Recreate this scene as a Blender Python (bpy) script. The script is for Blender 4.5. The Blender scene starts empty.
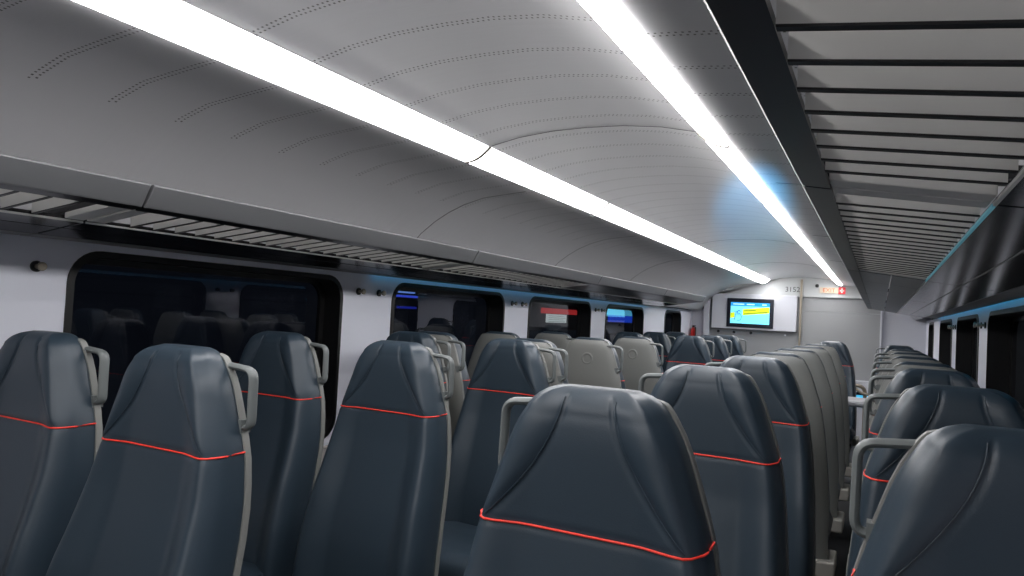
import bpy, bmesh, math, random
from mathutils import Vector, Matrix
random.seed(7)
SC = bpy.context.scene
COL = SC.collection
XC = -0.845          # centre line of the carriage
H = 1.28             # eye height above the floor
PI = math.pi

# ------------------------------------------------------------ materials
def lin(c):
    def f(v):
        v /= 255.0
        return v / 12.92 if v <= 0.04045 else ((v + 0.055) / 1.055) ** 2.4
    return (f(c[0]), f(c[1]), f(c[2]), 1.0)

def mat(name, c, rough=0.5, metal=0.0, emit=None, strength=0.0, spec=0.5, coat=0.0):
    m = bpy.data.materials.new(name)
    m.use_nodes = True
    b = m.node_tree.nodes['Principled BSDF']
    b.inputs['Base Color'].default_value = lin(c)
    b.inputs['Roughness'].default_value = rough
    b.inputs['Metallic'].default_value = metal
    b.inputs['Specular IOR Level'].default_value = spec
    b.inputs['Coat Weight'].default_value = coat
    if emit:
        b.inputs['Emission Color'].default_value = lin(emit)
        b.inputs['Emission Strength'].default_value = strength
    return m

def nd(m, t, **kw):
    n = m.node_tree.nodes.new(t)
    for k, v in kw.items():
        setattr(n, k, v)
    return n

def mth(m, op, a, b=None, c=None):
    n = nd(m, 'ShaderNodeMath', operation=op)
    for i, v in enumerate((a, b, c)):
        if v is None:
            continue
        if isinstance(v, (int, float)):
            n.inputs[i].default_value = v
        else:
            m.node_tree.links.new(v, n.inputs[i])
    return n.outputs[0]

def noise_bump(m, scale=200, strength=0.1, dist=0.001, stretch=(1, 1, 1), rough_var=0.0):
    L = m.node_tree.links
    b = m.node_tree.nodes['Principled BSDF']
    tc = nd(m, 'ShaderNodeTexCoord')
    mp = nd(m, 'ShaderNodeMapping')
    mp.inputs['Scale'].default_value = stretch
    nz = nd(m, 'ShaderNodeTexNoise')
    nz.inputs['Scale'].default_value = scale
    nz.inputs['Detail'].default_value = 4
    L.new(tc.outputs['Object'], mp.inputs['Vector'])
    L.new(mp.outputs['Vector'], nz.inputs['Vector'])
    bp = nd(m, 'ShaderNodeBump')
    bp.inputs['Strength'].default_value = strength
    bp.inputs['Distance'].default_value = dist
    L.new(nz.outputs['Fac'], bp.inputs['Height'])
    L.new(bp.outputs['Normal'], b.inputs['Normal'])
    if rough_var:
        r0 = b.inputs['Roughness'].default_value
        mr = nd(m, 'ShaderNodeMapRange')
        mr.inputs['To Min'].default_value = r0 - rough_var
        mr.inputs['To Max'].default_value = r0 + rough_var
        L.new(nz.outputs['Fac'], mr.inputs['Value'])
        L.new(mr.outputs['Result'], b.inputs['Roughness'])
    return m

def ceiling_material():
    m = mat('ceiling_paint', (201, 201, 204), 0.34, 0.0, spec=0.7)
    L = m.node_tree.links
    b = m.node_tree.nodes['Principled BSDF']
    tc = nd(m, 'ShaderNodeTexCoord')
    sp = nd(m, 'ShaderNodeSeparateXYZ')
    L.new(tc.outputs['Object'], sp.inputs[0])
    x, y = sp.outputs[0], sp.outputs[1]
    t = mth(m, 'DIVIDE', mth(m, 'SUBTRACT', y, 0.87), 0.182)
    fr = mth(m, 'FRACT', mth(m, 'ADD', t, 20.5))
    v = mth(m, 'MULTIPLY', mth(m, 'SUBTRACT', fr, 0.5), 0.182)           # signed distance to a double row
    row = mth(m, 'LESS_THAN', mth(m, 'ABSOLUTE', mth(m, 'SUBTRACT', mth(m, 'ABSOLUTE', v), 0.0065)), 0.0026)
    fx = mth(m, 'FRACT', mth(m, 'ADD', mth(m, 'DIVIDE', x, 0.0125), mth(m, 'MULTIPLY', mth(m, 'GREATER_THAN', v, 0.0), 0.5)))
    dot = mth(m, 'LESS_THAN', mth(m, 'ABSOLUTE', mth(m, 'SUBTRACT', fx, 0.5)), 0.18)
    side = mth(m, 'LESS_THAN', mth(m, 'ABSOLUTE', x), 0.82)
    near = mth(m, 'LESS_THAN', y, 8.7)
    k = mth(m, 'MULTIPLY', mth(m, 'MULTIPLY', row, dot), mth(m, 'MULTIPLY', side, near))
    mx = nd(m, 'ShaderNodeMix', data_type='RGBA')
    L.new(mth(m, 'MULTIPLY', k, 0.95), mx.inputs[0])
    mx.inputs[6].default_value = lin((201, 201, 204))
    mx.inputs[7].default_value = lin((25, 25, 28))
    L.new(mx.outputs[2], b.inputs['Base Color'])
    nz = nd(m, 'ShaderNodeTexNoise')
    mp = nd(m, 'ShaderNodeMapping')
    mp.inputs['Scale'].default_value = (0.8, 22, 1)
    L.new(tc.outputs['Object'], mp.inputs['Vector'])
    L.new(mp.outputs['Vector'], nz.inputs['Vector'])
    nz.inputs['Scale'].default_value = 2.0
    nz.inputs['Detail'].default_value = 3
    bp = nd(m, 'ShaderNodeBump')
    bp.inputs['Strength'].default_value = 0.35
    bp.inputs['Distance'].default_value = 0.0015
    L.new(nz.outputs['Fac'], bp.inputs['Height'])
    L.new(bp.outputs['Normal'], b.inputs['Normal'])
    return m

def glass_material():
    m = bpy.data.materials.new('window_glass')
    m.use_nodes = True
    nt = m.node_tree
    nt.nodes.clear()
    out = nd(m, 'ShaderNodeOutputMaterial')
    mix = nd(m, 'ShaderNodeMixShader')
    tr = nd(m, 'ShaderNodeBsdfTransparent')
    tr.inputs[0].default_value = (0.62, 0.64, 0.68, 1)
    gl = nd(m, 'ShaderNodeBsdfGlossy')
    gl.inputs['Color'].default_value = (0.9, 0.92, 1, 1)
    gl.inputs['Roughness'].default_value = 0.015
    fr = nd(m, 'ShaderNodeFresnel')
    fr.inputs['IOR'].default_value = 1.45
    k = mth(m, 'MULTIPLY', fr.outputs[0], 1.5)
    nt.links.new(k, mix.inputs[0])
    nt.links.new(tr.outputs[0], mix.inputs[1])
    nt.links.new(gl.outputs[0], mix.inputs[2])
    nt.links.new(mix.outputs[0], out.inputs[0])
    return m

M = {}
M['ceiling'] = ceiling_material()
M['wall'] = noise_bump(mat('wall_laminate', (233, 235, 246), 0.45), 60, 0.05)
M['wall_low'] = noise_bump(mat('lower_wall_laminate', (172, 168, 164), 0.5), 60, 0.05)
M['end_wall'] = noise_bump(mat('end_wall_laminate', (152, 154, 156), 0.5), 60, 0.05)
M['header'] = mat('header_laminate', (186, 189, 190), 0.45)
M['white'] = mat('white_panel', (206, 208, 216), 0.45)
M['floor'] = noise_bump(mat('floor_rubber', (34, 35, 38), 0.6), 300, 0.2)
M['black'] = mat('black_rubber', (9, 9, 10), 0.45)
M['leather'] = noise_bump(mat('blue_leather', (43, 56, 67), 0.40, spec=0.5), 420, 0.25, 0.0006, rough_var=0.05)
M['red'] = mat('red_piping', (240, 62, 48), 0.5)
M['shell'] = noise_bump(mat('grey_shell', (120, 121, 118), 0.5), 500, 0.12, 0.0004)
M['handle'] = mat('handle_grey', (104, 109, 109), 0.42)
M['base'] = mat('base_grey', (176, 172, 164), 0.5)
M['dark'] = mat('dark_metal', (38, 39, 42), 0.4, 0.3)
M['lip'] = noise_bump(mat('cornice_paint', (128, 129, 132), 0.38, 0.35), 90, 0.05)
M['lip_bottom_shade'] = mat('shaded_rail_underside', (24, 26, 30), 0.35, 0.3)  # near black stands in for the shade below the grey rail
M['blade'] = noise_bump(mat('slat_paint', (215, 214, 210), 0.45), 90, 0.05)
M['blade_edge_shade'] = mat('slat_edge_shade', (24, 24, 26), 0.45)  # shade under the grey slats, painted on as a dark edge
M['polish'] = noise_bump(mat('polished_rack_panel', (70, 70, 72), 0.16, 0.85), 40, 0.04, 0.002)
M['solid'] = noise_bump(mat('rack_plate', (84, 86, 88), 0.32, 0.55), 40, 0.04, 0.002)
M['band'] = mat('rack_edge_band', (120, 121, 122), 0.5)
M['seam'] = mat('seam_dark', (92, 92, 94), 0.6)
M['glass'] = glass_material()
M['lamp'] = mat('lamp_diffuser', (255, 250, 245), 0.4, emit=(252, 250, 250), strength=17.5)
M['lens_cap'] = mat('lens_cap', (90, 86, 80), 0.5)
M['cyan_led_soft'] = mat('cyan_led_soft', (90, 190, 230), 0.4, emit=(70, 185, 235), strength=0.65)
M['cyan_led'] = mat('cyan_led', (90, 190, 230), 0.4, emit=(70, 185, 235), strength=.75)
M['tube'] = mat('rail_steel', (150, 142, 128), 0.35, 0.6)
M['table'] = mat('table_laminate', (165, 166, 170), 0.4)
M['ext_red'] = mat('extinguisher_red', (190, 30, 28), 0.35)
M['bezel'] = mat('bezel_navy', (14, 18, 34), 0.3)
M['ink'] = mat('sign_ink', (70, 72, 74), 0.6)

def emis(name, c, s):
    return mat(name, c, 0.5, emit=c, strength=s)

# ------------------------------------------------------------ mesh helpers
def finish(name, bm, m, parent=None, smooth=35, bevel=0.0, seg=2):
    me = bpy.data.meshes.new(name)
    bm.normal_update()
    bm.to_mesh(me)
    bm.free()
    if isinstance(m, (list, tuple)):
        for q in m:
            me.materials.append(q)
    else:
        me.materials.append(m)
    if smooth:
        for p in me.polygons:
            p.use_smooth = True
        me.set_sharp_from_angle(angle=math.radians(smooth))
    o = bpy.data.objects.new(name, me)
    COL.objects.link(o)
    if parent:
        o.parent = parent
    if bevel:
        bv = o.modifiers.new('bevel', 'BEVEL')
        bv.width = bevel
        bv.segments = seg
        bv.limit_method = 'ANGLE'
        bv.angle_limit = math.radians(40)
    return o

def box(bm, x0, x1, y0, y1, z0, z1, mi=0):
    vs = [bm.verts.new((x, y, z)) for z in (z0, z1) for x, y in ((x0, y0), (x1, y0), (x1, y1), (x0, y1))]
    for q in ((3, 2, 1, 0), (4, 5, 6, 7), (0, 1, 5, 4), (1, 2, 6, 5), (2, 3, 7, 6), (3, 0, 4, 7)):
        f = bm.faces.new([vs[i] for i in q])
        f.material_index = mi
    return vs

def prism_y(bm, prof, y0, y1, mi=0):
    """closed (x, z) profile swept along y"""
    a = [bm.verts.new((x, y0, z)) for x, z in prof]
    b = [bm.verts.new((x, y1, z)) for x, z in prof]
    n = len(prof)
    fs = [bm.faces.new((a[i], a[(i + 1) % n], b[(i + 1) % n], b[i])) for i in range(n)]
    fs.append(bm.faces.new(a[::-1]))
    fs.append(bm.faces.new(b))
    for f in fs:
        f.material_index = mi
    bmesh.ops.recalc_face_normals(bm, faces=fs)
    return fs

def tube(bm, pts, r, n=10, ry=None, cap=True):
    """round (or flat oval) bar along a polyline"""
    pts = [Vector(p) for p in pts]
    rings = []
    up0 = Vector((0, 1, 0.001))
    for i, p in enumerate(pts):
        if i == 0:
            t = pts[1] - p
        elif i == len(pts) - 1:
            t = p - pts[i - 1]
        else:
            t = (pts[i + 1] - p).normalized() + (p - pts[i - 1]).normalized()
        t.normalize()
        u = up0 - t * up0.dot(t)
        if u.length < 0.05:
            u = Vector((1, 0, 0)) - t * t.x
        u.normalize()
        w = t.cross(u)
        rings.append([bm.verts.new(p + u * (ry or r) * math.cos(2 * PI * k / n) + w * r * math.sin(2 * PI * k / n)) for k in range(n)])
    for a, b in zip(rings, rings[1:]):
        for k in range(n):
            bm.faces.new((a[k], b[k], b[(k + 1) % n], a[(k + 1) % n]))
    if cap:
        bm.faces.new(rings[0])
        bm.faces.new(rings[-1][::-1])

def round_path(pts, r, n=5):
    pts = [Vector(p) for p in pts]
    out = [pts[0]]
    for a, b, c in zip(pts, pts[1:], pts[2:]):
        d1, d2 = (a - b), (c - b)
        k1 = min(r, d1.length * 0.45)
        k2 = min(r, d2.length * 0.45)
        p, q = b + d1.normalized() * k1, b + d2.normalized() * k2
        for i in range(n + 1):
            t = i / n
            out.append(p * (1 - t) ** 2 + b * 2 * t * (1 - t) + q * t * t)
    out.append(pts[-1])
    return out

def cyl(bm, c, axis, r, h, n=20, r2=None):
    c = Vector(c)
    ax = Vector(axis).normalized()
    mtx = Matrix.Translation(c + ax * h / 2) @ ax.to_track_quat('Z', 'Y').to_matrix().to_4x4()
    bmesh.ops.create_cone(bm, cap_ends=True, segments=n, radius1=r, radius2=r if r2 is None else r2, depth=h, matrix=mtx)

def tag(o, label=None, cat=None, group=None, kind=None):
    for k, v in (('label', label), ('category', cat), ('group', group), ('kind', kind)):
        if v:
            o[k] = v
    return o

def empty(name, loc=(0, 0, 0), rz=0.0):
    o = bpy.data.objects.new(name, None)
    COL.objects.link(o)
    o.location = loc
    o.rotation_euler = (0, 0, rz)
    o.empty_display_size = 0.1
    return o

def struct(o):
    o['kind'] = 'structure'
    return o

# ------------------------------------------------------------ shell of the carriage
Y0, Y1 = -2.4, 9.15
LW = 1.30
bm = bmesh.new(); box(bm, XC - LW - .1, XC + LW + .1, Y0 - .1, Y1 + .1, -0.06, 0)
struct(finish('floor', bm, M['floor'], smooth=0))

prof = [(0, .600), (.12, .597), (.24, .584), (.345, .562), (.355, .556), (.355, .566), (.437, .532), (.443, .518),
        (.50, .513), (.60, .503), (.70, .492), (.80, .464), (.88, .430), (.95, .390), (1.02, .338), (1.08, .278), (1.125, .22), (1.16, .175), (1.195, .150)]
# smooth the arch between the control points
def dens(p):
    out = []
    for a, b in zip(p, p[1:]):
        n = max(1, int((Vector(b) - Vector(a)).length / 0.03))
        out += [(a[0] + (b[0] - a[0]) * i / n, a[1] + (b[1] - a[1]) * i / n) for i in range(n)]
    return out + [p[-1]]
half = prof
full = [(-x, z) for x, z in half[::-1]] + half[1:]
bm = bmesh.new()
ys = [Y0, 0, 2, 4, 6, 8, Y1]
rows = [[bm.verts.new((x, y, z)) for x, z in full] for y in ys]
for a, b in zip(rows, rows[1:]):
    for i in range(len(full) - 1):
        bm.faces.new((a[i], b[i], b[i + 1], a[i + 1]))
ce = finish('ceiling', bm, M['ceiling'], smooth=32)
ce.location = (XC, 0, H)
sd = ce.modifiers.new('thick', 'SOLIDIFY'); sd.thickness = 0.012; sd.offset = -1.0
struct(ce)

# joints between the ceiling panels: thin sunk strips
def ceil_joint(name, seg, y):
    bm = bmesh.new()
    w = 0.0014
    for k, (a, b) in enumerate(zip(seg, seg[1:])):
        pr = [bm.verts.new((p[0], yy, p[1] - 0.0012)) for p, yy in ((a, y - w), (b, y - w), (b, y + w), (a, y + w))]
        bm.faces.new(pr)
    o = finish(name, bm, M['seam'], smooth=0)
    o.location = (XC, 0, H)
    s = o.modifiers.new('thick', 'SOLIDIFY'); s.thickness = 0.0012; s.offset = 0
    return struct(o)
inner = [q for q in full if abs(q[0]) <= .346]
outer = [q for q in half if q[0] >= .49]
tn = 1
for y in (2.08, 5.14, 7.02):
    ceil_joint('trim_%d' % tn, inner, y); tn += 1
for y in (2.66, 4.21, 5.76):
    for s in (-1, 1):
        ceil_joint('trim_%d' % tn, [(s * x, z) for x, z in outer], y); tn += 1

# walls with rounded window openings
WIN = [(1.26, 2.48), (2.84, 4.03), (4.38, 5.57), (5.92, 7.06), (7.85, 8.60)]
WZ0, WZ1 = H - .60, H + .122
def rrect(y0, y1, z0, z1, r=.10, n=8):
    out = []
    for cy, cz, a0 in ((y1 - r, z1 - r, 0), (y0 + r, z1 - r, 90), (y0 + r, z0 + r, 180), (y1 - r, z0 + r, 270)):
        for i in range(n + 1):
            a = math.radians(a0 + 90 * i / n)
            out.append((cy + r * math.cos(a), cz + r * math.sin(a)))
    return out
def side_wall(name, s):
    x = XC + s * LW
    bm = bmesh.new()
    zt, zb = H + .150, .40
    edges = []
    def loop(pts):
        vs = [bm.verts.new((x, p[0], p[1])) for p in pts]
        for i in range(len(vs)):
            edges.append(bm.edges.new((vs[i], vs[(i + 1) % len(vs)])))
    loop([(Y0, zb), (Y1, zb), (Y1, zt), (Y0, zt)])
    for a, b in WIN:
        loop(rrect(a, b, WZ0, WZ1))
    bmesh.ops.triangle_fill(bm, edges=edges, use_beauty=True, use_dissolve=False)
    for f in bm.faces:
        f.normal_update()
        if f.normal.x * s > 0:
            f.normal_flip()
    o = finish(name, bm, M['wall'], smooth=0)
    m_ = o.modifiers.new('thick', 'SOLIDIFY'); m_.thickness = 0.02; m_.offset = -1
    return struct(o)
side_wall('wall_left', -1)
side_wall('wall_right', 1)

wn = 1
for s in (-1, 1):
    x = XC + s * LW
    for a, b in WIN:
        root = struct(empty('window_%d' % wn, (x, (a + b) / 2, WZ0)))
        wn += 1
        cy = (a + b) / 2
        # black reveal
        bm = bmesh.new()
        lo = rrect(a, b, WZ0, WZ1)
        li = rrect(a + .02, b - .02, WZ0 + .02, WZ1 - .02, .085)
        lg = rrect(a + .045, b - .045, WZ0 + .04, WZ1 - .04, .07)
        R = []
        for lp, dx in ((lo, .021), (lo, -.004), (li, -.006), (li, .085), (lg, .088), (lg, .105)):
            R.append([bm.verts.new((s * dx, p[0] - cy, p[1] - WZ0)) for p in lp])
        for u, v in zip(R, R[1:]):
            for i in range(len(u)):
                j = (i + 1) % len(u)
                bm.faces.new((u[i], u[j], v[j], v[i]))
        bmesh.ops.recalc_face_normals(bm, faces=bm.faces[:])
        finish('window_frame', bm, M['black'], root, smooth=40)
        bm = bmesh.new()
        front = [bm.verts.new((s * .094, p[0] - cy, p[1] - WZ0)) for p in lg]
        bm.faces.new(front if s < 0 else front[::-1])
        gp = finish('pane', bm, M['glass'], root, smooth=0)

# lower wall panels, kick panels
bi = 0
for s, nm in ((-1, 'left'), (1, 'right')):
    bm = bmesh.new()
    pr = [(1.296, .655), (1.286, .648), (1.280, .30), (1.296, .30)]
    prism_y(bm, [(XC + s * px, pz) for px, pz in pr], Y0, Y1)
    struct(finish('trim_%d' % tn, bm, M['wall_low'], smooth=0)); tn += 1
    bm = bmesh.new()
    pr = [(1.29, .40), (1.20, .36), (1.18, 0.0), (1.32, 0.0), (1.32, .40)]
    prism_y(bm, [(XC + s * px, pz) for px, pz in pr], Y0, Y1)
    struct(finish('baseboard_' + nm, bm, M['dark'], smooth=0))

# ------------------------------------------------------------ ceiling lights
JO = [-2.35, -.30, 2.08, 3.27, 5.14, 7.02, 9.02]
ORD = ['', '', 'nearest', 'second', 'third', 'fourth', 'farthest']
def lamp(s, a, b, label):
    root = empty('ceiling_light', (XC + s * .396, a, H + .54))
    g = .009
    y0, y1 = 0, b - a
    # lens: shallow curved diffuser
    prof_ = []
    n = 8
    for i in range(n + 1):
        t = i / n
        x = (.352 + .088 * t)
        z = .557 - .047 * t - .011 * math.sin(PI * t)
        prof_.append((s * (x - .396), z - .54))
    bm = bmesh.new()
    top = [(s * (.440 - .396), .527 - .54), (s * (.352 - .396), .568 - .54)]
    prism_y(bm, prof_ + top, y0 + g, y1 - g)
    finish('diffuser', bm, M['lamp'], root, smooth=35)
    for y in (y0, y1):
        bm = bmesh.new()
        sg = 1 if y == y0 else -1
        pr = [(x * 1.07, z - .0035) for x, z in prof_] + top
        prism_y(bm, pr, min(y, y + sg * g * .9), max(y, y + sg * g * .9))
        finish('end_cap', bm, M['lens_cap'], root, smooth=35)
    tag(root, label, 'ceiling light', 'light strips along the ceiling')
names_ = {(-.30, 2.08): 'nearest glowing length', (2.08, 3.27): 'second nearest short glowing length',
          (3.27, 5.14): 'third glowing length from the camera', (5.14, 7.02): 'fourth glowing length from the camera',
          (7.02, 9.02): 'far glowing length next to the end wall'}
for s, sn in ((-1, 'left'), (1, 'right')):
    for a, b in zip(JO, JO[1:]):
        if b > 0:
            lamp(s, a, b, names_[(a, b)] + ' of the %s ceiling light strip' % sn)
for s in (-1, 1):
    lamp(s, -2.35, -.30, 'length of the %s ceiling light strip behind the camera' % ('left' if s < 0 else 'right'))

# ------------------------------------------------------------ luggage racks
def rack(s, a, b, slats, label, led):
    root = empty('luggage_rack', (XC, a, H))
    L_ = b - a
    g = .004
    # rail towards the aisle
    bm = bmesh.new()
    pr = [(.714, .262), (.711, .258), (.737, .212), (.742, .206), (.760, .206), (.760, .235), (.722, .262)]
    prism_y(bm, [(s * x, z) for x, z in pr], g, L_ - g)
    finish('aisle_rail', bm, M['lip'], root, smooth=50, bevel=.002)
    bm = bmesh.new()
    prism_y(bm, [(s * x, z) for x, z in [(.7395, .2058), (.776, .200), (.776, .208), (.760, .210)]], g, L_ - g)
    finish('shaded_rail_underside', bm, M['lip_bottom_shade'], root, smooth=30)
    if slats:
        n = int((L_ - .15) / .0685)
        p0 = (L_ - (n - 1) * .0685) / 2 - .002
        bm = bmesh.new()
        for k in range(n):
            y = p0 + k * .0685
            # blade, its thin lower lip coloured dark as painted shade
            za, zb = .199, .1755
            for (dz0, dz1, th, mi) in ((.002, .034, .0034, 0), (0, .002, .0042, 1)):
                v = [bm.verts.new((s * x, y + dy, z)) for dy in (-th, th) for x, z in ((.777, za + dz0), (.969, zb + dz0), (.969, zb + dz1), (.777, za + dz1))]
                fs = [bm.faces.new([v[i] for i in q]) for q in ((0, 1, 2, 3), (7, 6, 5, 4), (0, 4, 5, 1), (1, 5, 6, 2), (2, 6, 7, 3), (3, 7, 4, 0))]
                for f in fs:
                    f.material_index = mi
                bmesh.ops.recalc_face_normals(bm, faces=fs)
        finish('slats', bm, [M['blade'], M['blade_edge_shade']], root, smooth=0)
        for y in (g, L_ - .052):
            bm = bmesh.new()
            prism_y(bm, [(s * x, z) for x, z in [(.777, .203), (.969, .176), (.969, .191), (.777, .218)]], y, y + .048)
            finish('end_plate', bm, M['blade'], root, smooth=0, bevel=.002)
    else:
        n = 3
        bm = bmesh.new()
        w = L_ / n
        for k in range(n):
            for xa, xb in ((.776, .871), (.875, .971)):
                zz = lambda x: .202 - (x - .776) * .14
                prism_y(bm, [(s * x, z) for x, z in [(xa, zz(xa)), (xb, zz(xb)), (xb, zz(xb) + .01), (xa, zz(xa) + .01)]], k * w + .002, (k + 1) * w - .002)
        finish('solid_plate', bm, M['solid'], root, smooth=0)
    # polished panel towards the window, in two widths, and its closing band
    bm = bmesh.new()
    for (xa, za), (xb, zb) in (((.974, .1725), (1.068, .1595)), ((1.071, .159), (1.180, .1445))):
        prism_y(bm, [(s * x, z) for x, z in [(xa, za), (xb, zb), (xb, zb + .012), (xa, za + .012)]], g, L_ - g)
    finish('polished_panel', bm, M['polish'], root, smooth=0, bevel=.0015)
    bm = bmesh.new()
    prism_y(bm, [(s * x, z) for x, z in [(1.182, .1435), (1.266, .1405), (1.266, .149), (1.182, .158)]], g, L_ - g)
    finish('edge_band', bm, M['band'], root, smooth=0)
    bm = bmesh.new()
    prism_y(bm, [(s * x, z) for x, z in [(.9695, .1705), (.9735, .170), (.9735, .1745), (.9695, .175)]], g, L_ - g)
    finish('edge_strip', bm, M['cyan_edge'] if (led and s > 0 and slats) else M['blade'], root, smooth=0)
    # brackets that carry the rack from the wall
    for y in (.02, L_ - .02):
        bm = bmesh.new()
        prism_y(bm, [(s * x, z) for x, z in [(.764, .222), (1.16, .185), (1.19, .150), (1.19, .19), (1.16, .205), (.764, .236)]], y - .006, y + .006)
        finish('bracket', bm, M['dark'], root, smooth=0)
    if led:
        bm = bmesh.new()
        prism_y(bm, [(s * x, z) for x, z in [(1.268, .1475), (1.290, .1475), (1.290, .1535), (1.268, .1535)]], g, L_ - g)
        finish('light_strip', bm, M['cyan_led'] if s > 0 else M['cyan_led_soft'], root, smooth=0)
    tag(root, label, 'luggage rack', 'overhead luggage rack sections')
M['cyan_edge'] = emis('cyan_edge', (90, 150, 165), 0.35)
RJ = [-2.0, -.45, 1.10, 2.66, 4.21, 5.76, 7.20]
RL = {-.45: 'overhead slatted luggage rack section nearest the camera on the %s',
      1.10: 'slatted luggage rack section over the %s second row of seats',
      2.66: {-1: 'third slatted luggage rack section on the left, above the double windows', 1: 'solid plated luggage rack section on the right, just beyond the slats'},
      4.21: 'solid luggage rack section fourth along the %s side',
      5.76: 'last luggage rack section on the %s before the end wall'}
for s, sn in ((-1, 'left'), (1, 'right')):
    for a, b in zip(RJ, RJ[1:]):
        if b < 0:
            continue
        t = RL[a]
        lb = t[s] if isinstance(t, dict) else t % sn
        rack(s, a, b, (a < 2.6) if s > 0 else (a < 4.0), lb, (s > 0 and a > 0) or (s < 0 and a > 2.6))

# ------------------------------------------------------------ seats
def interp(tab, z):
    if z >= tab[0][0]:
        return tab[0][1]
    for (a, va), (b, vb) in zip(tab, tab[1:]):
        if z >= b:
            t = (a - z) / (a - b)
            t2 = t
            return va + (vb - va) * t2
    return tab[-1][1]
TOP = H - .108
HW = [(0, .062), (-.006, .080), (-.018, .097), (-.035, .110), (-.07, .129), (-.14, .152), (-.21, .174), (-.31, .189), (-.45, .202), (-.60, .212), (-.76, .212)]
YC = [(0, .040), (-.004, .026), (-.012, .014), (-.03, .004), (-.07, .0), (-.14, .0), (-.21, -.001), (-.30, -.012), (-.40, -.036), (-.50, -.066), (-.60, -.092), (-.70, -.106), (-.76, -.11)]
DP = [(0, .033), (-.004, .052), (-.012, .066), (-.03, .078), (-.07, .085), (-.2, .088), (-.4, .10), (-.76, .11)]
def smoothtab(tab, z, h=.02):
    if z > -.035:
        return interp(tab, z)
    return (interp(tab, z + h) + interp(tab, z) * 2 + interp(tab, z - h)) / 4
def seam_x(z):
    t = (-z - .012) / .195
    t = min(max(t, 0), 1)
    return .036 + .118 * t ** 1.7 + .012 * math.sin(PI * t) * 0
def front(x, z):
    """y of the upholstery front at lateral x, height z below the top"""
    w = smoothtab(HW, z) - .010
    u = min(abs(x) / w, 1)
    y = smoothtab(YC, z)
    bol = .004 + .030 * min(max((-z - .10) / .35, 0), 1)
    g = max(0, (u - .50) / .43)
    g = min(g, 1)
    y -= bol * (g * g * (3 - 2 * g))
    if u > .93:
        k = (u - .93) / .07
        y += .008 * k * k
    if -.207 < z < -.012:
        d = abs(x) - seam_x(z)
        y += .0030 * math.exp(-(d / .0040) ** 2)
        if d > 0:
            span = max(w - seam_x(z), .01)
            q = min(d / span, 1)
            y -= .008 * math.sin(PI * q) * math.sin(PI * min(max((-z - .012) / .195, 0), 1)) ** .7
    y += .0025 * math.exp(-((z + .209) / .005) ** 2)
    return y
def backrest_mesh():
    bm = bmesh.new()
    zs = []
    z = 0
    for z in [0, -.002, -.005, -.009, -.014, -.02, -.028, -.036]:
        zs.append(z)
    z = -.044
    while z > -.32:
        zs.append(z); z -= .0075
    while z > -.76:
        zs.append(z); z -= .02
    zs.append(-.76)
    rings = []
    NX = 56
    for z in zs:
        w = smoothtab(HW, z); d = smoothtab(DP, z); yc = smoothtab(YC, z)
        wf = w - .010
        ring = []
        for i in range(NX + 1):
            x = -wf + 2 * wf * i / NX
            ring.append((x, front(x, z)))
        yb = yc + d
        ye = front(wf, z)
        side = []
        for i in range(1, 8):
            t = i / 8
            side.append((wf + .010 * math.sin(PI * .5 * min(1, t * 2.2)) + .003 * math.sin(PI * t), ye + (yb - .012 - ye) * t))
        back = [(w, yb - .010), (w - .006, yb - .002), (w - .016, yb), (w * .5, yb + .001), (0, yb + .002)]
        R_ = side + back
        ring += R_
        ring += [(-x, y) for x, y in R_[::-1][1:]]
        rings.append([bm.verts.new((x, y, TOP + z)) for x, y in ring])
    for a, b in zip(rings, rings[1:]):
        n = len(a)
        for i in range(n):
            bm.faces.new((a[i], b[i], b[(i + 1) % n], a[(i + 1) % n]))
    bm.faces.new(rings[0])
    bm.faces.new(rings[-1][::-1])
    bmesh.ops.recalc_face_normals(bm, faces=bm.faces[:])
    return bm
def piping_mesh():
    bm = bmesh.new()
    z = -.209
    w = smoothtab(HW, z) - .010
    pts = []
    yb = smoothtab(YC, z) + smoothtab(DP, z)
    ye = front(w, z)
    right = [(w + .0055, ye + .010, z), (w + .0118, ye + .020, z + .001), (w + .0138, ye + .034, z + .001), (w + .0140, ye + .05, z + .002), (w + .0128, yb - .012, z + .003)]
    pts += [(-x, y, zz) for x, y, zz in right[::-1]]
    for i in range(33):
        x = -w + 2 * w * i / 32
        pts.append((x, front(x, z) - .0032, z))
    pts += right
    tube(bm, [(x, y, TOP + zz) for x, y, zz in pts], .0019, 8)
    return bm
def seam_mesh():
    out = []
    bm = bmesh.new()
    for s in (-1, 1):
        pts = []
        for i in range(30):
            z = -.014 - .190 * i / 29
            x = s * (seam_x(z) + .0042)
            pts.append((x, front(x, z) - .0003, TOP + z))
        tube(bm, pts, .0011, 6)
    return bm
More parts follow.
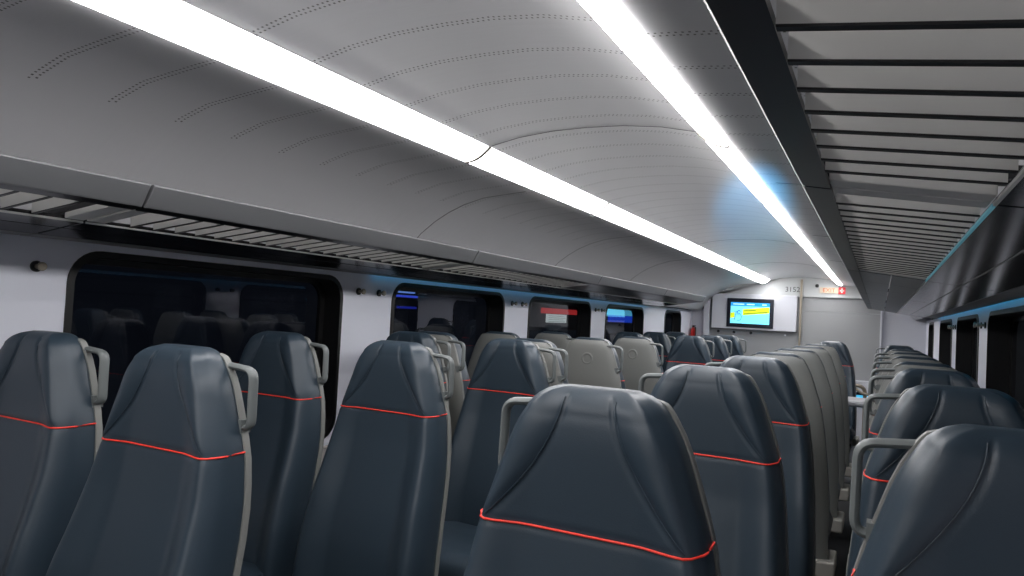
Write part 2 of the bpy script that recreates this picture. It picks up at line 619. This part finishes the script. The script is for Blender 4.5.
def shell_mesh(gasket=False):
    """moulded shell wrapped round the back of the upholstery"""
    bm = bmesh.new()
    zs = [-.011, -.013, -.016, -.021, -.028, -.04, -.06, -.085, -.11, -.14, -.18, -.22, -.27, -.32, -.38, -.45, -.52, -.60, -.68, -.76, -.82]
    rings = []
    for z in zs:
        zc = min(z, 0)
        w = smoothtab(HW, zc) + .001
        yb = smoothtab(YC, zc) + smoothtab(DP, zc)
        if z > -.012:
            w -= .010
        elif z > -.014:
            w -= .004
        if gasket:
            pr = [(w - .004, yb - .015), (w - .0012, yb - .015), (w - .0012, yb - .010), (w - .004, yb - .010), (w * .5, yb - .010), (w * .5, yb - .013)]
            ring = pr
        else:
            crease = .0
            top = 1 if z > -.03 else 0
            yo = yb + (.016 if z < -.04 else .016 - .012 * (1 - min(1, (-.011 - z) / .029)) ** 1.5)
            pr = [(w - .002, yb - .012), (w + .0025, yb - .011), (w + .004, yb - .004), (w + .003, yb + .004), (w - .006, yo - .006), (w - .022, yo - .001), (w * .72, yo + .002), (w * .35, yo + .004), (0, yo + .0045)]
            ring = pr
        full_ = ring + [(-x, y) for x, y in ring[::-1][(0 if gasket else 1):]]
        rings.append([bm.verts.new((x, y, TOP + z)) for x, y in full_])
    for a, b in zip(rings, rings[1:]):
        n = len(a)
        for i in range(n):
            bm.faces.new((a[i], b[i], b[(i + 1) % n], a[(i + 1) % n]))
    bm.faces.new(rings[0])
    bm.faces.new(rings[-1][::-1])
    bmesh.ops.recalc_face_normals(bm, faces=bm.faces[:])
    return bm
def shell_y(z):
    return smoothtab(YC, z) + smoothtab(DP, z) + .019
def emblem_mesh():
    bm = bmesh.new()
    z = -.105
    yo = shell_y(z)
    c = Vector((0, yo + .0005, TOP + z))
    n = 32
    prof_ = [(0, .0005), (.016, .0005), (.020, .001), (.023, .0028), (.027, .003), (.031, .001), (.032, -.004)]
    rings = []
    for r, h in prof_[1:]:
        rings.append([bm.verts.new(c + Vector((r * math.cos(2 * PI * k / n), h, r * math.sin(2 * PI * k / n)))) for k in range(n)])
    for a, b in zip(rings, rings[1:]):
        for k in range(n):
            bm.faces.new((a[k], a[(k + 1) % n], b[(k + 1) % n], b[k]))
    bm.faces.new(rings[0])
    bmesh.ops.recalc_face_normals(bm, faces=bm.faces[:])
    return bm
def cushion_mesh():
    bm = bmesh.new()
    # (y, z_top, z_bottom) stations from the backrest forward
    st = [(-.06, .44, .36), (-.10, .455, .345), (-.20, .447, .335), (-.32, .452, .335), (-.42, .464, .338), (-.475, .462, .342), (-.505, .445, .352), (-.515, .415, .372)]
    rings = []
    for y, zt, zb in st:
        w = .212 if y > -.5 else .205
        n = 16
        ring = []
        for i in range(n + 1):
            x = -w + 2 * w * i / n
            u = abs(x) / w
            e = (1 - u ** 8) ** .25 if u < 1 else 0
            zc = (zt + zb) / 2
            ring.append((x, y, zc + (zt - zc) * e + (.010 * (u ** 2) if u < .95 else 0)))
        for i in range(n - 1, 0, -1):
            x = -w + 2 * w * i / n
            ring.append((x, y, zb))
        rings.append([bm.verts.new(p) for p in ring])
    for a, b in zip(rings, rings[1:]):
        n = len(a)
        for i in range(n):
            bm.faces.new((a[i], b[i], b[(i + 1) % n], a[(i + 1) % n]))
    bm.faces.new(rings[0]); bm.faces.new(rings[-1][::-1])
    bmesh.ops.recalc_face_normals(bm, faces=bm.faces[:])
    return bm
def handle_mesh(s):
    bm = bmesh.new()
    zt, zb = -.040, -.158
    y = .085
    pts = [(smoothtab(HW, zt) - .012, y, zt + .004), (.176, y, zt), (.190, y, zt - .012), (.190, y, zb + .004), (.186, y, zb), (smoothtab(HW, zb) - .010, y, zb)]
    pts = [(.100, y, zt + .006), (.176, y, zt), (.178, y, zb), (.146, y, zb)]
    path = round_path([(s * a, b, TOP + c) for a, b, c in pts], .022, 6)
    tube(bm, path, .0065, 12, ry=.012)
    # mounting foot at the lower end
    box(bm, min(s * .146, s * .163), max(s * .146, s * .163), y - .013, y + .013, TOP + zb - .012, TOP + zb + .016)
    bmesh.ops.recalc_face_normals(bm, faces=bm.faces[:])
    return bm
def make_seat(s):
    root = empty('train_seat')
    br = finish('backrest', backrest_mesh(), M['leather'], root, smooth=60)
    finish('piping', piping_mesh(), M['red'], br, smooth=60)
    finish('seam', seam_mesh(), M['leather'], br, smooth=60)
    sh = finish('back_shell', shell_mesh(), M['shell'], root, smooth=40)
    finish('gasket', shell_mesh(True), M['black'], sh, smooth=40)
    finish('emblem', emblem_mesh(), M['shell'], sh, smooth=40)
    finish('seat_cushion', cushion_mesh(), M['leather'], root, smooth=50)
    finish('grab_handle', handle_mesh(s), M['handle'], root, smooth=40)
    bm = bmesh.new()
    box(bm, -.195, .195, -.44, .03, .29, .345)
    finish('seat_frame', bm, M['dark'], root, smooth=0, bevel=.006)
    bm = bmesh.new()
    box(bm, -.245, .245, -.16, .04, .285, .350)
    finish('base_cover', bm, M['base'], root, smooth=0, bevel=.008)
    bm = bmesh.new()
    box(bm, -.05, .05, -.33, -.08, .02, .30)
    box(bm, -.09, .09, -.38, -.03, .0, .022)
    finish('pedestal', bm, M['dark'], root, smooth=0, bevel=.006)
    return root
def kids(o):
    return [c for c in COL.objects if c.parent == o]
def copy_tree(o, parent=None):
    c = o.copy()
    COL.objects.link(c)
    if parent:
        c.parent = parent
    for ch in kids(o):
        copy_tree(ch, c)
    return c
protos = {1: make_seat(1), -1: make_seat(-1)}
used = {1: False, -1: False}
def place(x, y, facing, aisle, label, group):
    """facing: True = upholstery towards the camera; aisle = world side of the handle"""
    s = aisle if facing else -aisle
    if used[s]:
        o = copy_tree(protos[s])
    else:
        o = protos[s]; used[s] = True
    o.location = (x, y, 0)
    o.rotation_euler = (0, 0, 0 if facing else PI)
    tag(o, label, 'seat', group)
COLS = {'lw': (-1.815, 1, 'window seat on the left side'), 'la': (-1.320, 1, 'aisle seat left of the aisle'),
        'ra': (-.377, -1, 'aisle seat right of the aisle'), 'rw': (.155, -1, 'window seat on the right side')}
ordn = ['front', 'second', 'third']
ordn2 = ['first', 'second', 'third', 'fourth']
FR = [.98, 1.745, 2.51]
for c, (x, al, nm) in COLS.items():
    left = c[0] == 'l'
    for k, y in enumerate(FR):
        place(x, y, True, al, 'blue %s facing the camera, %s row away' % (nm, ordn[k]), 'blue seats facing the camera')
    sh = .120
    behind = [.215, -.55, -1.31] if left else [-.55, -1.31]  # unseen rows, added to block light and show in window reflections
    for k, y in enumerate(behind):
        place(x, y, True, al, 'unseen blue %s behind the camera, %s one back' % (nm, ordn2[k + (0 if left else 1)]), 'unseen seats behind the camera')
    back = ([2.68, 3.39, 4.14] if c == 'la' else [2.68, 3.32, 4.03]) if left else [3.07, 3.80, 4.55, 5.32]
    for k, y in enumerate(back):
        place(x, y + sh, False, al, '%s showing its grey back, %s grey one along' % (nm, ordn2[k]), 'seats turned away from the camera')
    far = [5.55, 6.30, 7.05] if left else [7.02]
    for k, y in enumerate(far):
        if left:
            lb = 'far blue %s, %s row beyond the grey backs' % (nm, ordn2[k])
        else:
            lb = 'last blue %s before the end wall' % nm
        place(x, y, True, al, lb, 'far blue seats facing the camera')

# ------------------------------------------------------------ coat hooks
def hook(s, y, label):
    root = empty('coat_hook', (XC + s * (LW - .0), y, H + .060))
    bm = bmesh.new()
    cyl(bm, (0, 0, 0), (-s, 0, 0), .016, .006, 20)
    finish('mounting_disc', bm, M['dark'], root, smooth=40)
    bm = bmesh.new()
    cyl(bm, (-s * .005, 0, 0), (-s, 0, 0), .007, .022, 14)
    cyl(bm, (-s * .026, 0, 0), (-s, 0, 0), .0125, .010, 18)
    finish('knob', bm, M['tube'], root, smooth=40, bevel=.002)
    tag(root, label, 'coat hook', 'coat hooks on the wall posts')
hook(-1, 1.17, 'round coat hook on left wall before the first big window')
posts = [(2.48, 2.84, 'between first and second windows'), (4.03, 4.38, 'between second and third windows'), (5.57, 5.92, 'between third and fourth windows')]
for s, sn in ((-1, 'left'), (1, 'right')):
    for k, (a, b, t) in enumerate(posts):
        if s > 0 and k == 0:
            continue
        m_ = (a + b) / 2
        hook(s, m_ - .075, 'nearer coat hook on %s wall post %s' % (sn, t))
        hook(s, m_ + .075, 'farther coat hook on %s wall post %s' % (sn, t))

# ------------------------------------------------------------ end wall and bulkhead
bm = bmesh.new(); box(bm, XC - LW - .05, XC + LW + .05, Y1, Y1 + .06, 0, H + .66)
struct(finish('wall_front', bm, M['white'], smooth=0))
bm = bmesh.new(); box(bm, XC - LW - .05, XC + LW + .05, Y0 - .06, Y0, 0, H + .66)
struct(finish('wall_back', bm, M['wall_low'], smooth=0))
YB = Y1 - .04
bm = bmesh.new()
box(bm, -1.90, .0, YB, Y1 - .001, .0, H + .20)
struct(finish('trim_%d' % tn, bm, M['end_wall'], smooth=0, bevel=.003)); tn += 1
bm = bmesh.new()
box(bm, -1.90, .0, YB + .012, Y1 - .001, H + .203, H + .365)
struct(finish('trim_%d' % tn, bm, M['end_wall'], smooth=0)); tn += 1
# lighter header following the arch
bm = bmesh.new()
arch = [(x, z + .008) for x, z in full if -1.06 <= x <= .846 and not (.34 < abs(x) < .45)]
pts = [(arch[0][0], .37)] + arch + [(arch[-1][0], .37)]
prism_y(bm, [(XC + x, H + z) for x, z in pts], Y1 - .06, Y1 - .002)
struct(finish('trim_%d' % tn, bm, M['header'], smooth=0)); tn += 1
# vertical strip at the left edge and bright edge at the right
bm = bmesh.new(); box(bm, -1.975, -1.90, Y1 - .10, Y1 - .002, 0, H + .40)
struct(finish('trim_%d' % tn, bm, M['white'], smooth=0, bevel=.004)); tn += 1
bm = bmesh.new(); box(bm, .0, .018, Y1 - .07, Y1 - .002, 0, H + .26)
struct(finish('trim_%d' % tn, bm, M['white'], smooth=0, bevel=.003)); tn += 1
bm = bmesh.new(); box(bm, -.858, -.832, Y1 - .085, Y1 - .0605, .9, H + .575)
struct(finish('trim_%d' % tn, bm, M['tube'], smooth=0, bevel=.002)); tn += 1

# information screen cabinet
root = empty('information_screen', (-1.37, YB - .0, H))
bm = bmesh.new()
box(bm, -.50, .485, -.085, .0, -.055, .375)
finish('cabinet', bm, M['white'], root, smooth=0, bevel=.006)
sc_ = root
sx0, sx1, sz0, sz1 = -.315, .230, -.030, .322
bm = bmesh.new()
box(bm, sx0, sx1, -.105, -.084, sz0, sz1)
bz = finish('bezel', bm, M['bezel'], root, smooth=0, bevel=.006)
dx0, dx1, dz0, dz1 = sx0 + .045, sx1 - .045, sz0 + .045, sz1 - .05
bm = bmesh.new(); box(bm, dx0, dx1, -.1065, -.1045, dz0, dz1)
dp = finish('display', bm, emis('screen_cyan', (120, 220, 245), 0.95), root, smooth=0)
def plate(name, x0, x1, z0, z1, y, m, parent, skew=0.0):
    bm = bmesh.new()
    v = [bm.verts.new(p) for p in ((x0, y, z0), (x1, y, z0 + skew), (x1, y, z1 + skew), (x0, y, z1),
                                   (x0, y + .001, z0), (x1, y + .001, z0 + skew), (x1, y + .001, z1 + skew), (x0, y + .001, z1))]
    for q in ((0, 1, 2, 3), (7, 6, 5, 4), (0, 4, 5, 1), (1, 5, 6, 2), (2, 6, 7, 3), (3, 7, 4, 0)):
        bm.faces.new([v[i] for i in q])
    return finish(name, bm, m, parent, smooth=0)
yel = emis('screen_yellow', (205, 225, 30), 0.85)
blu = emis('screen_blue', (30, 150, 225), 0.8)
dkt = emis('screen_dark_green', (110, 125, 30), 0.5)
dkb = emis('screen_dark_blue', (25, 95, 170), 0.6)
plate('title_bar', dx0, dx1, dz1 - .045, dz1 - .001, -.108, blu, dp)
plate('banner', dx0 + .145, dx1 - .002, dz0 + .10, dz0 + .175, -.108, yel, dp, .035)
plate('banner_tail', dx0 + .002, dx0 + .05, dz0 + .06, dz0 + .125, -.108, yel, dp, .01)
plate('text_line', dx0 + .16, dx1 - .02, dz0 + .112, dz0 + .122, -.1092, dkt, dp, .033)
plate('text_line', dx0 + .16, dx0 + .30, dz0 + .150, dz0 + .160, -.1092, dkt, dp, .012)
for a, b in ((.03, .16), (.19, .28), (.37, .42)):
    plate('title_text', dx0 + a, dx0 + b, dz1 - .028, dz1 - .016, -.1092, emis('screen_white', (190, 235, 250), .9), dp)
bm = bmesh.new()
def scr(p):
    return [(dx0 + a, -.110, dz0 + b) for a, b in p]
tube(bm, scr([(.045, .14), (.075, .15), (.06, .10), (.05, .04)]), .0035, 6)
tube(bm, scr([(.12, .15), (.09, .155), (.085, .11), (.115, .115), (.135, .08), (.12, .04), (.085, .035)]), .0035, 6)
tube(bm, scr([(.10 + .02 * math.cos(i * .7), .14 + .022 * math.sin(i * .7)) for i in range(9)]), .0028, 6)
finish('drawing', bm, dkb, dp, smooth=40)
tag(root, 'lit cyan and yellow information screen in white cabinet on end wall', 'screen')
for k, x in enumerate((-1.79, -1.60, -1.40)):
    bm = bmesh.new()
    cyl(bm, (0, 0, 0), (0, -1, 0), .010, .035, 12)
    cyl(bm, (0, -.033, 0), (0, -1, 0), .017, .010, 14)
    o = finish('wall_knob', bm, M['dark'], None, smooth=40)
    o.location = (x, YB, H - .095)
    tag(o, ['dark knob below the left end of the screen cabinet', 'dark knob below the left part of the lit screen', 'dark knob below the middle of the lit screen'][k], 'knob', 'knobs under the screen')
bm = bmesh.new()
cyl(bm, (0, 0, 0), (0, -1, 0), .011, .03, 12)
o = finish('wall_knob', bm, M['white'], None, smooth=40)
o.location = (-1.01, YB, H - .10)
tag(o, 'small pale knob below the right end of the screen cabinet', 'knob', 'knobs under the screen')

def text(name, body, size, loc, m, parent=None, depth=.001):
    cu = bpy.data.curves.new(name, 'FONT')
    cu.body = body; cu.size = size; cu.extrude = depth
    cu.align_x = 'CENTER'; cu.align_y = 'CENTER'
    cu.materials.append(m)
    o = bpy.data.objects.new(name, cu)
    COL.objects.link(o)
    dg = bpy.context.evaluated_depsgraph_get()
    me = bpy.data.meshes.new_from_object(o.evaluated_get(dg))
    bpy.data.objects.remove(o)
    o = bpy.data.objects.new(name, me)
    COL.objects.link(o)
    if not me.materials:
        me.materials.append(m)
    o.rotation_euler = (PI / 2, 0, 0)
    o.location = loc
    if parent:
        o.parent = parent
    return o
YH = Y1 - .06
o = text('car_number', '3152', .085, (-.945, YH - .0015, H + .450), M['ink'])
tag(o, 'grey car number 3152 on the pale header of the end wall', 'sign')
root = empty('exit_sign', (-.50, YH, H + .455))
bm = bmesh.new(); box(bm, -.145, .055, -.012, 0, -.034, .034)
finish('sign_plate', bm, mat('sign_cream', (205, 190, 168), .5), root, smooth=0)
text('lettering', 'EXIT', .066, (-.045, -.0135, -.002), mat('sign_orange', (196, 92, 50), .5), root)
bm = bmesh.new(); box(bm, .057, .130, -.0125, 0, -.040, .040)
rd = finish('red_square', bm, mat('sign_red', (225, 45, 55), .5, emit=(225, 45, 55), strength=.15), root, smooth=0)
bm = bmesh.new()
box(bm, .086, .101, -.015, -.012, -.026, .028)
box(bm, .070, .117, -.015, -.012, -.008, .006)
finish('white_cross', bm, mat('sign_white', (240, 230, 225), .5), rd, smooth=0)
tag(root, 'small exit sign with orange lettering and a red square bearing a cross', 'sign')
root = empty('ceiling_camera', (-.675, YH, H + .505))
bm = bmesh.new(); box(bm, -.035, .055, -.01, 0, -.035, .035)
finish('housing', bm, M['header'], root, smooth=0, bevel=.004)
bm = bmesh.new(); cyl(bm, (0, -.009, 0), (0, -1, 0), .022, .022, 20, .014)
finish('lens', bm, M['black'], root, smooth=40)
tag(root, 'small round black camera on the header beside the light strip', 'camera')

# fire extinguisher at far left
root = empty('fire_extinguisher', (-2.10, Y1 - .10, H - .25))
bm = bmesh.new()
cyl(bm, (0, 0, 0), (0, 0, 1), .06, .36, 24)
cyl(bm, (0, 0, .36), (0, 0, 1), .06, .05, 24, .022)
finish('cylinder', bm, M['ext_red'], root, smooth=40)
bm = bmesh.new()
cyl(bm, (0, 0, .40), (0, 0, 1), .02, .05, 14)
box(bm, -.015, .07, -.012, .012, .445, .465)
finish('valve', bm, M['black'], root, smooth=30)
bm = bmesh.new()
tube(bm, round_path([(.02, -.02, .43), (.09, -.03, .42), (.10, -.05, .20), (.06, -.06, .12)], .06, 6), .010, 10)
finish('hose', bm, M['black'], root, smooth=40)
bm = bmesh.new(); box(bm, -.03, .03, .055, .110, .05, .40)
finish('wall_bracket', bm, M['dark'], root, smooth=0)
root.scale = (.45, .9, .45)
tag(root, 'red fire extinguisher with black hose at far left end wall', 'fire extinguisher')

# stair guard: white low panel with cyan light lines and a bent rail
root = empty('stair_guard', (-.17, Y1 - .14, 0))
bm = bmesh.new(); box(bm, -.28, .15, 0, .095, 0, .715)
finish('panel', bm, M['white'], root, smooth=0, bevel=.006)
bm = bmesh.new(); box(bm, -.27, .14, -.012, 0, .555, .585)
finish('dark_band', bm, M['bezel'], root, smooth=0)
bm = bmesh.new()
box(bm, -.27, .14, -.016, 0, .525, .553)
box(bm, -.27, .14, -.016, 0, .435, .450)
finish('light_line', bm, M['cyan_led'], root, smooth=0)
tag(root, 'white low stair panel with cyan light lines at the end wall', 'panel')
bm = bmesh.new()
tube(bm, round_path([(-.14, 0, 0), (-.14, 0, .70), (.01, 0, .70), (.01, 0, 0)], .09, 8), .019, 14)
tube(bm, round_path([(-.10, 0, .685), (-.02, -.02, .62), (.05, -.02, .62)], .04, 6), .014, 12)
o = finish('handrail', bm, M['tube'], None, smooth=50)
o.location = (-.13, Y1 - .75, 0)
tag(o, 'bent steel handrail hoop standing before the stair panel', 'handrail')

# table in the facing bay on the right
root = empty('bay_table', (-.12, 6.22, 0))
bm = bmesh.new(); box(bm, -.46, .52, -.19, .19, .70, .745)
finish('table_top', bm, M['table'], root, smooth=40, bevel=.018, seg=4)
bm = bmesh.new()
box(bm, .10, .18, -.05, .05, .02, .70)
box(bm, .02, .26, -.16, .16, 0, .022)
finish('pedestal', bm, M['dark'], root, smooth=0, bevel=.006)
tag(root, 'pale grey table in the bay beyond the right hand grey backs', 'table')

# ------------------------------------------------------------ what shows outside the night windows
def sign_out(name, x, y, z, w, h, m, label, cat, rz=PI / 2, extra=None):
    root = empty(name, (x, y, z), 0)
    bm = bmesh.new(); box(bm, -.03, 0, -w / 2, w / 2, 0, h)
    finish('board', bm, m, root, smooth=0)
    bm = bmesh.new()
    for yy in (-w / 2 + .05, w / 2 - .05):
        box(bm, -.09, -.03, yy - .03, yy + .03, -z - 1.2, h)
    finish('post', bm, M['dark'], root, smooth=0)
    if extra:
        extra(root)
    tag(root, label, cat)
    return root
def poster_extra(root):
    bm = bmesh.new(); box(bm, .0, .012, -.50, .52, .19, .25)
    finish('red_header', bm, emis('poster_red', (190, 50, 50), .8), root, smooth=0)
    bm = bmesh.new(); box(bm, .0, .012, -.36, .20, .09, .185)
    p = finish('white_notice', bm, emis('poster_white', (210, 220, 215), .75), root, smooth=0)
    bm = bmesh.new()
    for k in range(4):
        box(bm, .012, .016, -.31, .15 - .05 * (k % 2), .100 + .021 * k, .105 + .021 * k)
    finish('print_line', bm, emis('poster_grey', (120, 140, 135), .5), p, smooth=0)
sign_out('platform_notice', -3.3, 7.55, 1.10, 2.0, .40, mat('board_dark', (58, 55, 55), .6),
         'red and white notice board on the platform outside the third left window', 'sign', extra=poster_extra)
def bill_extra(root):
    bm = bmesh.new(); box(bm, .0, .02, -.80, .80, .27, .44)
    finish('cyan_field', bm, emis('bill_cyan', (95, 190, 225), .9), root, smooth=0)
    bm = bmesh.new(); box(bm, .0, .022, -.70, .70, .17, .268)
    finish('blue_field', bm, emis('bill_blue', (25, 70, 215), .9), root, smooth=0)
sign_out('billboard', -3.4, 10.2, 1.05, 2.6, .64, mat('bill_back', (25, 28, 40), .6),
         'lit cyan and blue billboard outside the fourth left window', 'billboard', extra=bill_extra)
for k, (y, z, l, c) in enumerate(((4.50, 1.395, .26, (110, 150, 225)), (4.52, 1.362, .30, (60, 80, 220)), (4.55, 1.275, .22, (30, 40, 150)))):
    root = empty('platform_lamp', (-3.3, y, z))
    bm = bmesh.new(); box(bm, 0, .03, -l / 2, l / 2, -.008, .008)
    finish('tube', bm, emis('platform_blue_%d' % k, c, .9), root, smooth=0)
    bm = bmesh.new(); box(bm, -.03, -.001, -l / 2 - .02, l / 2 + .02, -.014, .014)
    finish('housing', bm, M['dark'], root, smooth=0)
    tag(root, ['upper pale blue platform tube light outside second left window', 'middle blue platform tube light outside second left window', 'lowest faint blue platform tube light outside second left window'][k], 'platform light')
# ground outside and a grey hall wall to the right
bm = bmesh.new(); box(bm, -9, XC - LW - .3, -4, 22, -1.3, -1.2)
g = tag(finish('platform', bm, mat('platform_concrete', (60, 60, 62), .8), smooth=0), 'dark platform ground outside the left windows', 'platform')
bm = bmesh.new(); box(bm, XC + LW + .3, 9, -4, 22, -1.3, -1.2)
g = tag(finish('platform', bm, mat('track_concrete', (50, 50, 52), .8), smooth=0), 'dark ground outside the right windows', 'platform')
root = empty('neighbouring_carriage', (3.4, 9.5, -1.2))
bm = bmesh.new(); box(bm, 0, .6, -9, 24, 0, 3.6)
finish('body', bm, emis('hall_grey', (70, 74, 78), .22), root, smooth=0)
bm = bmesh.new()
for z in (1.95, 2.45):
    box(bm, -.012, 0, -9, 24, z, z + .02)
finish('groove', bm, M['black'], root, smooth=0)
tag(root, 'grey ribbed body outside the nearest right window', 'train')

# ------------------------------------------------------------ light
w = bpy.data.worlds.new('night')
SC.world = w
w.use_nodes = True
bg = w.node_tree.nodes['Background']
bg.inputs[0].default_value = (0.02, 0.025, 0.04, 1)
bg.inputs[1].default_value = 0.15

def spot(name, loc, to, energy, color, size, blend, radius=.03):
    l = bpy.data.lights.new(name, 'SPOT')
    l.energy = energy; l.color = color; l.spot_size = math.radians(size); l.spot_blend = blend
    l.shadow_soft_size = radius
    o = bpy.data.objects.new(name, l)
    COL.objects.link(o)
    o.location = loc
    o.rotation_euler = (Vector(to) - Vector(loc)).to_track_quat('-Z', 'Y').to_euler()
    return o
# added blue spot without a lamp fixture, tints a band of the arch
spot('added_blue_spot', (XC + .70, .8, H + .20), (-.72, 4.6, H + .20 + .47), 2200.0, (.04, .50, 1.0), 9.0, .8)

# ------------------------------------------------------------ camera
cam = bpy.data.cameras.new('camera')
cam.sensor_width = 36.0
cam.lens = 710.0 / 1024.0 * 36.0
cam.clip_start = .02
co = bpy.data.objects.new('camera', cam)
COL.objects.link(co)
F = 710.0; ROLL = .053
def dv(x, y):
    return Vector((x - 512.0, 288.0 - y, -F))
Yv = dv(880, 332).normalized()
P = dv(880 - 1000, 332 - 1000 * ROLL)
Xv = (-(P - Yv * P.dot(Yv))).normalized()
Zv = Xv.cross(Yv)
R3 = Matrix((Xv, Yv, Zv))
co.matrix_world = Matrix.Translation((0, 0, H)) @ R3.to_4x4()
SC.camera = co

SC.view_settings.view_transform = 'Standard'
SC.view_settings.look = 'None'
SC.view_settings.exposure = 0.0
SC.view_settings.gamma = 1.0
SC.view_settings.use_curve_mapping = False
SC.cycles.max_bounces = 8
